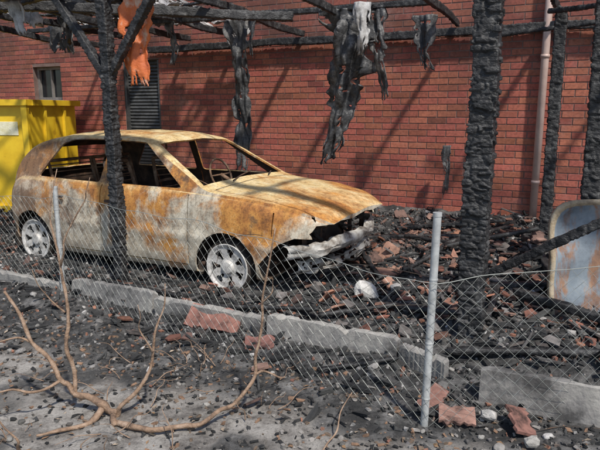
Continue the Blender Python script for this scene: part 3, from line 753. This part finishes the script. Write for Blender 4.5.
def bigtile(s,t,z,eu,a_=.17,b_=.11,c=(.36,.15,.10)):
    M=Matrix.Rotation(A,3,'Z')@Euler(eu).to_matrix(); n=10; vs=[];q=F(s,t,z)
    for dz in(-.008,.008):
        for i in range(n+1):
            for j in range(2):
                x=(i/n-.5)*2*a_; vs.append(q+M@Vector((x+.03*nz(j*7,i*.1,s),(j-.5)*2*b_+.04*nz(i*.8,j*5,s),dz+.018*math.sin(x*18))))
    m=2*(n+1); fs=[]
    for i in range(n):
        fs+= [(2*i,2*i+1,2*i+3,2*i+2),(m+2*i,m+2*i+2,m+2*i+3,m+2*i+1),(2*i,2*i+2,m+2*i+2,m+2*i),(2*i+1,m+2*i+1,m+2*i+3,2*i+3)]
    fs+=[(0,m,m+1,1),(2*n,2*n+1,m+2*n+1,m+2*n)]
    tl.add(vs,fs,c)
bigtile(-1.80,-.50,.10,(.75,.05,.1),.21,.09,(.28,.13,.10)); bigtile(-1.35,-.62,.04,(.3,.2,.6),.10,.07,(.24,.11,.09))
bigtile(.05,-1.02,.05,(.3,.2,.3),.09,.06,(.32,.18,.14)); bigtile(-.1,-.90,.05,(.3,-.3,1.2),.08,.05,(.26,.13,.1)); bigtile(.35,-.95,.06,(.4,-.2,2.2),.08,.06,(.29,.14,.11))
for k in range(34):
    s=random.choice([random.uniform(-2.6,1.4),random.gauss(-.5,.7)]); t=random.uniform(.0,3.6)
    if incar(s,t): continue
    p=F(s,t); bigtile(s,t,gh(p.x,p.y)+.03,(random.gauss(0,.3),random.gauss(0,.3),random.uniform(0,6)),random.uniform(.06,.13),random.uniform(.05,.09),random.choice([(.34,.16,.10),(.28,.13,.09),(.38,.21,.15),(.17,.1,.08)]))
tl.obj('roof_tile_fragments',M_tile)
rb=Acc()
def rock(p,r,c,sq=.7):
    bm=bmesh.new(); bmesh.ops.create_icosphere(bm,subdivisions=2,radius=1)
    sd=random.uniform(0,99); M=randrot(True); vs=[]
    for v in bm.verts:
        q=v.co.copy(); m=max(abs(q.x),abs(q.y),abs(q.z)); q=q.lerp(q/m*.8,.6)
        q*=1+.25*noise.noise(q*1.6+Vector((sd,0,0))); vs.append(Vector(p)+M@Vector((q.x*r,q.y*r*.8,q.z*r*sq)))
    fs=[tuple(v.index for v in f.verts) for f in bm.faces]; bm.free(); rb.add(vs,fs,c)
for k in range(460):
    s,t=place(); p=F(s,t); r=random.uniform(.012,.042); g=random.uniform(.3,1.0)
    rock((p.x,p.y,gh(p.x,p.y)+r*.2),r,random.choice([(.42*g,.40*g,.38*g),(.3*g,.28*g,.26*g),(.5*g,.48*g,.46*g)]),.5)
for k in range(300):
    x=random.uniform(-3.2,1.8); yv=random.uniform(2.0,4.2); s,t=ST(x,yv)
    if t>-.9: continue
    r=random.uniform(.005,.022); g=random.uniform(.08,.8); rock((x,yv,gh(x,yv)+r*.2),r,(.40*g,.38*g,.35*g))
p=F(-1.0,.55); rock((p.x,p.y,gh(p.x,p.y)+.05),.12,(.55,.53,.50),.6); p=F(-.8,.75); rock((p.x,p.y,gh(p.x,p.y)+.04),.07,(.42,.40,.38))
p=F(.2,-.95); rock((p.x,p.y,.05),.045,(.40,.38,.36)); p=F(.42,-1.1); rock((p.x,p.y,.04),.04,(.36,.34,.31))
rb.obj('rubble_stones',M_deb)
fg=Acc()
for k in range(15000):
    x=random.uniform(-4,2.6); yv=random.uniform(1.7,5.2); s,t=ST(x,yv)
    if t>-.8: continue
    cl=sm(nz(x*2.2,yv*2.2,31),-.1,.35)
    if random.random()>.2+.35*cl+.6*sm(t,-2.4,-1): continue
    r=random.uniform(.0015,.009); fg.add(boxv((x,yv,gh(x,yv)+r*.5),(r*random.uniform(1,2.5),r,r*.6),randrot(True),j=.5),BF,random.choice([(.02,.02,.02),(.015,.015,.015),(.04,.04,.04),(.1,.09,.08),(.26,.24,.22),(.22,.13,.08),(.14,.10,.07)]))
for k in range(420):
    x=random.uniform(-2.6,1.6); yv=random.uniform(2.0,4.4); s,t=ST(x,yv)
    if t>-.8: continue
    r=random.uniform(.010,.024); M=randrot(True); z=gh(x,yv)+.006
    q=[Vector((-r,0,0)),Vector((-.2*r,.5*r,.25*r)),Vector((r,0,.1*r)),Vector((.0,-.5*r,.2*r))]
    fg.add([M@v+Vector((x,yv,z)) for v in q],[(0,1,2,3)],random.choice([(.28,.17,.09),(.20,.12,.07),(.06,.05,.04),(.34,.27,.2)]))
fg.obj('ash_crumbs',M_deb)
ft=Acc()
for k,(s,t,L,ang,w) in enumerate([(-.2,.9,1.3,.3,.06),(.3,1.6,1.5,1.9,.08),(.7,.4,1.2,2.7,.07),(-1.1,2.6,1.6,.15,.07),(.4,2.9,1.4,.9,.06),(-.9,3.3,1.3,.1,.06),(1.0,1.0,1.3,1.2,.07),(-.5,.25,.8,2.9,.05),(-1.6,-.15,.9,.15,.04),(-2.8,-.12,.8,-.1,.04),(.3,-.25,.9,.2,.05),(1.2,-.3,1.0,-.3,.05),(-.2,1.9,.9,.5,.05),(.9,2.2,1.2,2.2,.07),(-2.5,3.0,1.5,.1,.06),(-.6,-.75,.5,.7,.03),(-1.2,1.2,.7,2.2,.04),(-.7,1.5,.8,1.2,.05),(-.9,.1,.6,.6,.035),(.0,.5,.7,1.6,.045),(-.4,2.6,1.0,1.1,.05),(-.8,2.1,.8,2.7,.05)]):
    c0=F(s,t); d=Vector((math.cos(A+ang),math.sin(A+ang),0))*L/2; a1=c0-d; a2=c0+d
    a1.z=gh(a1.x,a1.y)+random.uniform(.02,.08); a2.z=gh(a2.x,a2.y)+random.uniform(.02,.14)
    charbeam(ft,a1,a2,w,w*.8,res=.014,cell=.06,depth=.006,seed=70+k,block=.008)
charbeam(ft,(1.15,4.18,.30),(2.25,3.35,1.18),.065,.06,res=.012,cell=.06,seed=99,block=.01,depth=.006)
ft.obj('fallen_charred_timbers',M_char,smooth=True)
wr=Acc()
for k in range(40):
    s,t=(random.gauss(.4,.7),random.uniform(-.7,2.5)) if k<26 else (random.uniform(-5,-1),random.uniform(-.3,.2))
    p=F(s,t); p.z=gh(p.x,p.y)+.03; P=[p]
    d=Vector((random.uniform(-1,1),random.uniform(-1,1),random.uniform(.1,.8)))*.12
    for q in range(6):
        d=d+Vector((random.gauss(0,.06),random.gauss(0,.06),random.gauss(-.04,.05))); n2=P[-1]+d; n2.z=max(n2.z,gh(n2.x,n2.y)+.01); P.append(n2)
    tube(wr,P,.0025,seg=5,n=5)
wr.obj('tangled_wire',M_dkm)
# ------------------------------------------------------------------ metal tub (right)
pn=Acc(); NS=64
def rrect(a_,hw,hh):
    c_,s_=math.cos(a_),math.sin(a_); e=5.5
    k=(abs(c_)**e+abs(s_)**e)**(-1/e); return k*c_*hw,k*s_*hh
vs=[];fs=[]; rings=[(0.02,-.05),(.2,-.052),(.4,-.05),(.6,-.05),(.75,-.048),(.88,-.035),(.93,-.004),(.96,.004),(.99,.004),(1.0,-.01),(1.0,-.05)]
for sc_,dz in rings:
    for k in range(NS):
        x,yv=rrect(2*math.pi*k/NS,.46,.52); q=Vector((x*sc_,yv*sc_,dz)); q.z+=.05*noise.noise(q*4); q.x+=.02*noise.noise(q*3); vs.append(q)
for j in range(len(rings)-1):
    for k in range(NS): fs.append((j*NS+k,j*NS+(k+1)%NS,(j+1)*NS+(k+1)%NS,(j+1)*NS+k))
M=Matrix.Translation((2.26,4.0,.46))@Matrix.Rotation(math.radians(-12),4,'Z')@Matrix.Rotation(math.radians(76),4,'X')@Matrix.Rotation(math.radians(1),4,'Z')
pn.add([M@v for v in vs],fs)
pn.mi=[1 if i//NS>=6 else 0 for i in range(len(fs))]
def tub_mat():
    m,nt,b=nodes('scorched_blue_grey_metal'); tc=N_(nt,'ShaderNodeTexCoord'); L=nt.links; O=tc.outputs['Object']
    n=N_(nt,'ShaderNodeTexNoise',Scale=5,Detail=8,Roughness=.7); L.new(O,n.inputs['Vector'])
    base=ramp(nt,[(.32,(.07,.075,.085)),(.46,(.145,.175,.205)),(.6,(.20,.235,.265)),(.75,(.30,.32,.33))],n.outputs[0]).outputs[0]
    mp=N_(nt,'ShaderNodeMapping'); mp.inputs['Scale'].default_value=(9,9,1.6); L.new(O,mp.inputs[0])
    s=N_(nt,'ShaderNodeTexNoise',Scale=1,Detail=7,Roughness=.7); L.new(mp.outputs[0],s.inputs['Vector'])
    r=ramp(nt,[(.50,0),(.60,.85)],s.outputs[0]).outputs[0]
    rc=ramp(nt,[(.35,(.08,.035,.02)),(.55,(.26,.12,.05)),(.7,(.36,.22,.12))],n.outputs[0]).outputs[0]
    L.new(mix(nt,r,base,rc),b.inputs['Base Color']); b.inputs['Roughness'].default_value=.6
    bump(nt,b,n.outputs[0],.3,.01); return m
M_pr=simple('scorched_rim_metal',[(.3,(.10,.06,.04)),(.5,(.32,.25,.16)),(.7,(.42,.37,.29))],scale=7,rough=.6)
o=pn.obj('scorched_metal_tub',[tub_mat(),M_pr],None,True); m=o.modifiers.new('s','SOLIDIFY'); m.thickness=.004
# ------------------------------------------------------------------ fence
fe=empty('chain_link_fence')
FP=[Vector((-4.6,6.35)),Vector((-2.03,4.78)),Vector((.64,2.73)),Vector((2.9,2.90))]
seg=[(FP[i+1]-FP[i]).length for i in range(3)]; TL=sum(seg)
def fp(k):
    for i in range(3):
        if k<=seg[i] or i==2: return FP[i]+(FP[i+1]-FP[i])*(k/seg[i])
        k-=seg[i]
wa=Acc(); c=.038; nw=int(TL/c); nj=23
for i in range(nw):
    P=[]
    for j in range(nj):
        k=(i+((i+j)%2))*c; f=j/(nj-1)
        p=fp(k); sag=.055*nz(k*.9,3)+.03*nz(k*2.7,8)
        top=.83+sag-.04*math.sin(k*1.3); lean=.05*nz(k*1.1,f*1.5,2)*(f+.2)
        z=gh(p.x,p.y)*.5+.0+f*top
        k_=.008*nz(k*7,f*9,4)
        P.append(Vector((p.x+lean*.5+k_,p.y-lean-.06*(1-f)*nz(k,1,1),z+.006*nz(k*5,f*7,14))))
    tube(wa,P,.0012,seg=3,n=1,smoothp=False)
wa.obj('wire_mesh',M_wire,fe)
tw=Acc()
P=[]
for i in range(0,nw+1,2):
    k=i*c; p=fp(k); sag=.055*nz(k*.9,3)+.03*nz(k*2.7,8); top=.83+sag-.04*math.sin(k*1.3); lean=.05*nz(k*1.1,1.5,2)*1.2
    P.append(Vector((p.x+lean*.5,p.y-lean,gh(p.x,p.y)*.5+top)))
tube(tw,P,.002,seg=5,n=1,smoothp=False)
tw.obj('tension_wire',M_wire,fe)
for nme,(x,yv),h,dx in(('post_a',(-2.03,4.80),.97,.0),('post_b',(.64,2.755),1.11,.02),('post_c',(-4.6,6.37),1.0,0),('post_d',(2.9,2.93),1.05,0)):
    pa=Acc(); tube(pa,[(x,yv,-.05),(x+dx,yv,h)],.020,seg=16,smoothp=False); tube(pa,[(x+dx,yv,h-.012),(x+dx,yv,h+.006)],.0225,seg=16,smoothp=False)
    for zz in(.15,.45,.78): tube(pa,[(x+dx*zz,yv,zz),(x+dx*zz,yv,zz+.006)],.0225,seg=12,smoothp=False)
    o=pa.obj(nme,M_galv,fe,True); autosmooth(o.data,40)
# ------------------------------------------------------------------ dead shrub
sb=Acc()
def br_(P,r0,r1):
    Q=[Vector(p) for p in P]; out=[Q[0]]
    for a_,b_ in zip(Q,Q[1:]):
        m_=a_.lerp(b_,.5)+Vector((random.gauss(0,.012),random.gauss(0,.012),random.gauss(0,.008))); out+=[m_,b_]
    tube(sb,out,r0*.85,r1*.85,seg=8,n=5,wob=.45)
br_([(-1.56,2.95,.66),(-1.43,2.93,.38),(-1.28,2.9,.18),(-1.21,2.9,.10),(-1.05,2.86,.06),(-.97,2.84,.02)],.009,.026)
br_([(-1.21,2.9,.08),(-1.245,2.92,.353),(-1.235,2.95,.63),(-1.257,2.95,.844),(-1.29,2.96,1.05),(-1.25,3.0,1.3)],.015,.003)
br_([(-1.25,2.95,.80),(-1.20,2.9,.95),(-1.08,2.9,1.155),(-1.04,2.88,1.27)],.007,.002)
br_([(-1.24,2.93,.55),(-1.32,2.9,.66),(-1.36,2.86,.80)],.006,.002)
br_([(-.98,2.84,-.02),(-.95,2.84,.06),(-.80,2.9,.24),(-.762,2.92,.464),(-.71,2.95,.70)],.018,.003)
br_([(-.78,2.9,.34),(-.84,2.88,.48),(-.83,2.85,.62)],.006,.002)
br_([(-.98,2.80,.03),(-.93,2.74,.02),(-.72,2.66,.03),(-.50,2.68,.05),(-.35,2.82,.08),(-.24,2.9,.21),(-.215,2.92,.40),(-.197,2.93,.63),(-.127,2.95,1.0)],.020,.005)
br_([(-.24,2.9,.21),(-.17,2.88,.235),(-.08,2.86,.215)],.008,.004)
br_([(-.20,2.92,.56),(-.15,2.9,.66),(-.14,2.88,.75)],.005,.002)
br_([(-1.05,2.84,.04),(-1.12,2.75,.0),(-1.3,2.62,.02)],.022,.008)
br_([(-1.43,2.93,.38),(-1.5,2.9,.42),(-1.62,2.85,.40)],.008,.004)
br_([(-1.28,2.9,.18),(-1.40,2.8,.16),(-1.56,2.7,.20),(-1.7,2.6,.30)],.010,.004)
br_([(-1.35,2.55,-.02),(-1.33,2.5,.07),(-1.42,2.5,.20)],.010,.004)
br_([(.10,2.5,.0),(.18,2.6,.06),(.27,2.8,.16)],.006,.003)
for k in range(44):
    p=Vector((random.uniform(-1.8,-.1),random.uniform(2.4,3.5),0)); p.z=gh(p.x,p.y)+.01
    d=Vector((random.uniform(-.25,.25),random.uniform(-.2,.2),random.uniform(.0,.18)))
    br_([p,p+d*.5+Vector((0,0,.02)),p+d],.0035,.0012)
sb.obj('dead_shrub',M_twig,smooth=True)
# ------------------------------------------------------------------ light
w=bpy.data.worlds.new('World'); sc.world=w; w.use_nodes=True; nt=w.node_tree
sky=nt.nodes.new('ShaderNodeTexSky'); sky.sky_type='NISHITA'; sky.sun_disc=False
el=math.radians(54); az=math.atan2(.42,-.8)
sky.sun_elevation=el; sky.sun_rotation=az
nt.links.new(sky.outputs[0],nt.nodes['Background'].inputs[0]); nt.nodes['Background'].inputs[1].default_value=.15
ld=bpy.data.lights.new('sun','SUN'); ld.energy=4.7; ld.angle=math.radians(2.5); ld.color=(1,.95,.87)
lo=bpy.data.objects.new('sun',ld); link(lo)
d=Vector((math.sin(az)*math.cos(el),math.cos(az)*math.cos(el),math.sin(el)))
lo.rotation_euler=d.to_track_quat('Z','Y').to_euler(); lo.location=(0,0,10)
# ------------------------------------------------------------------ camera
cd=bpy.data.cameras.new('camera'); cd.lens=35; cd.sensor_width=36; cd.clip_end=400
co=bpy.data.objects.new('camera',cd); link(co); co.location=(0,0,1.6); co.rotation_euler=(math.radians(90-11.2),0,0); sc.camera=co
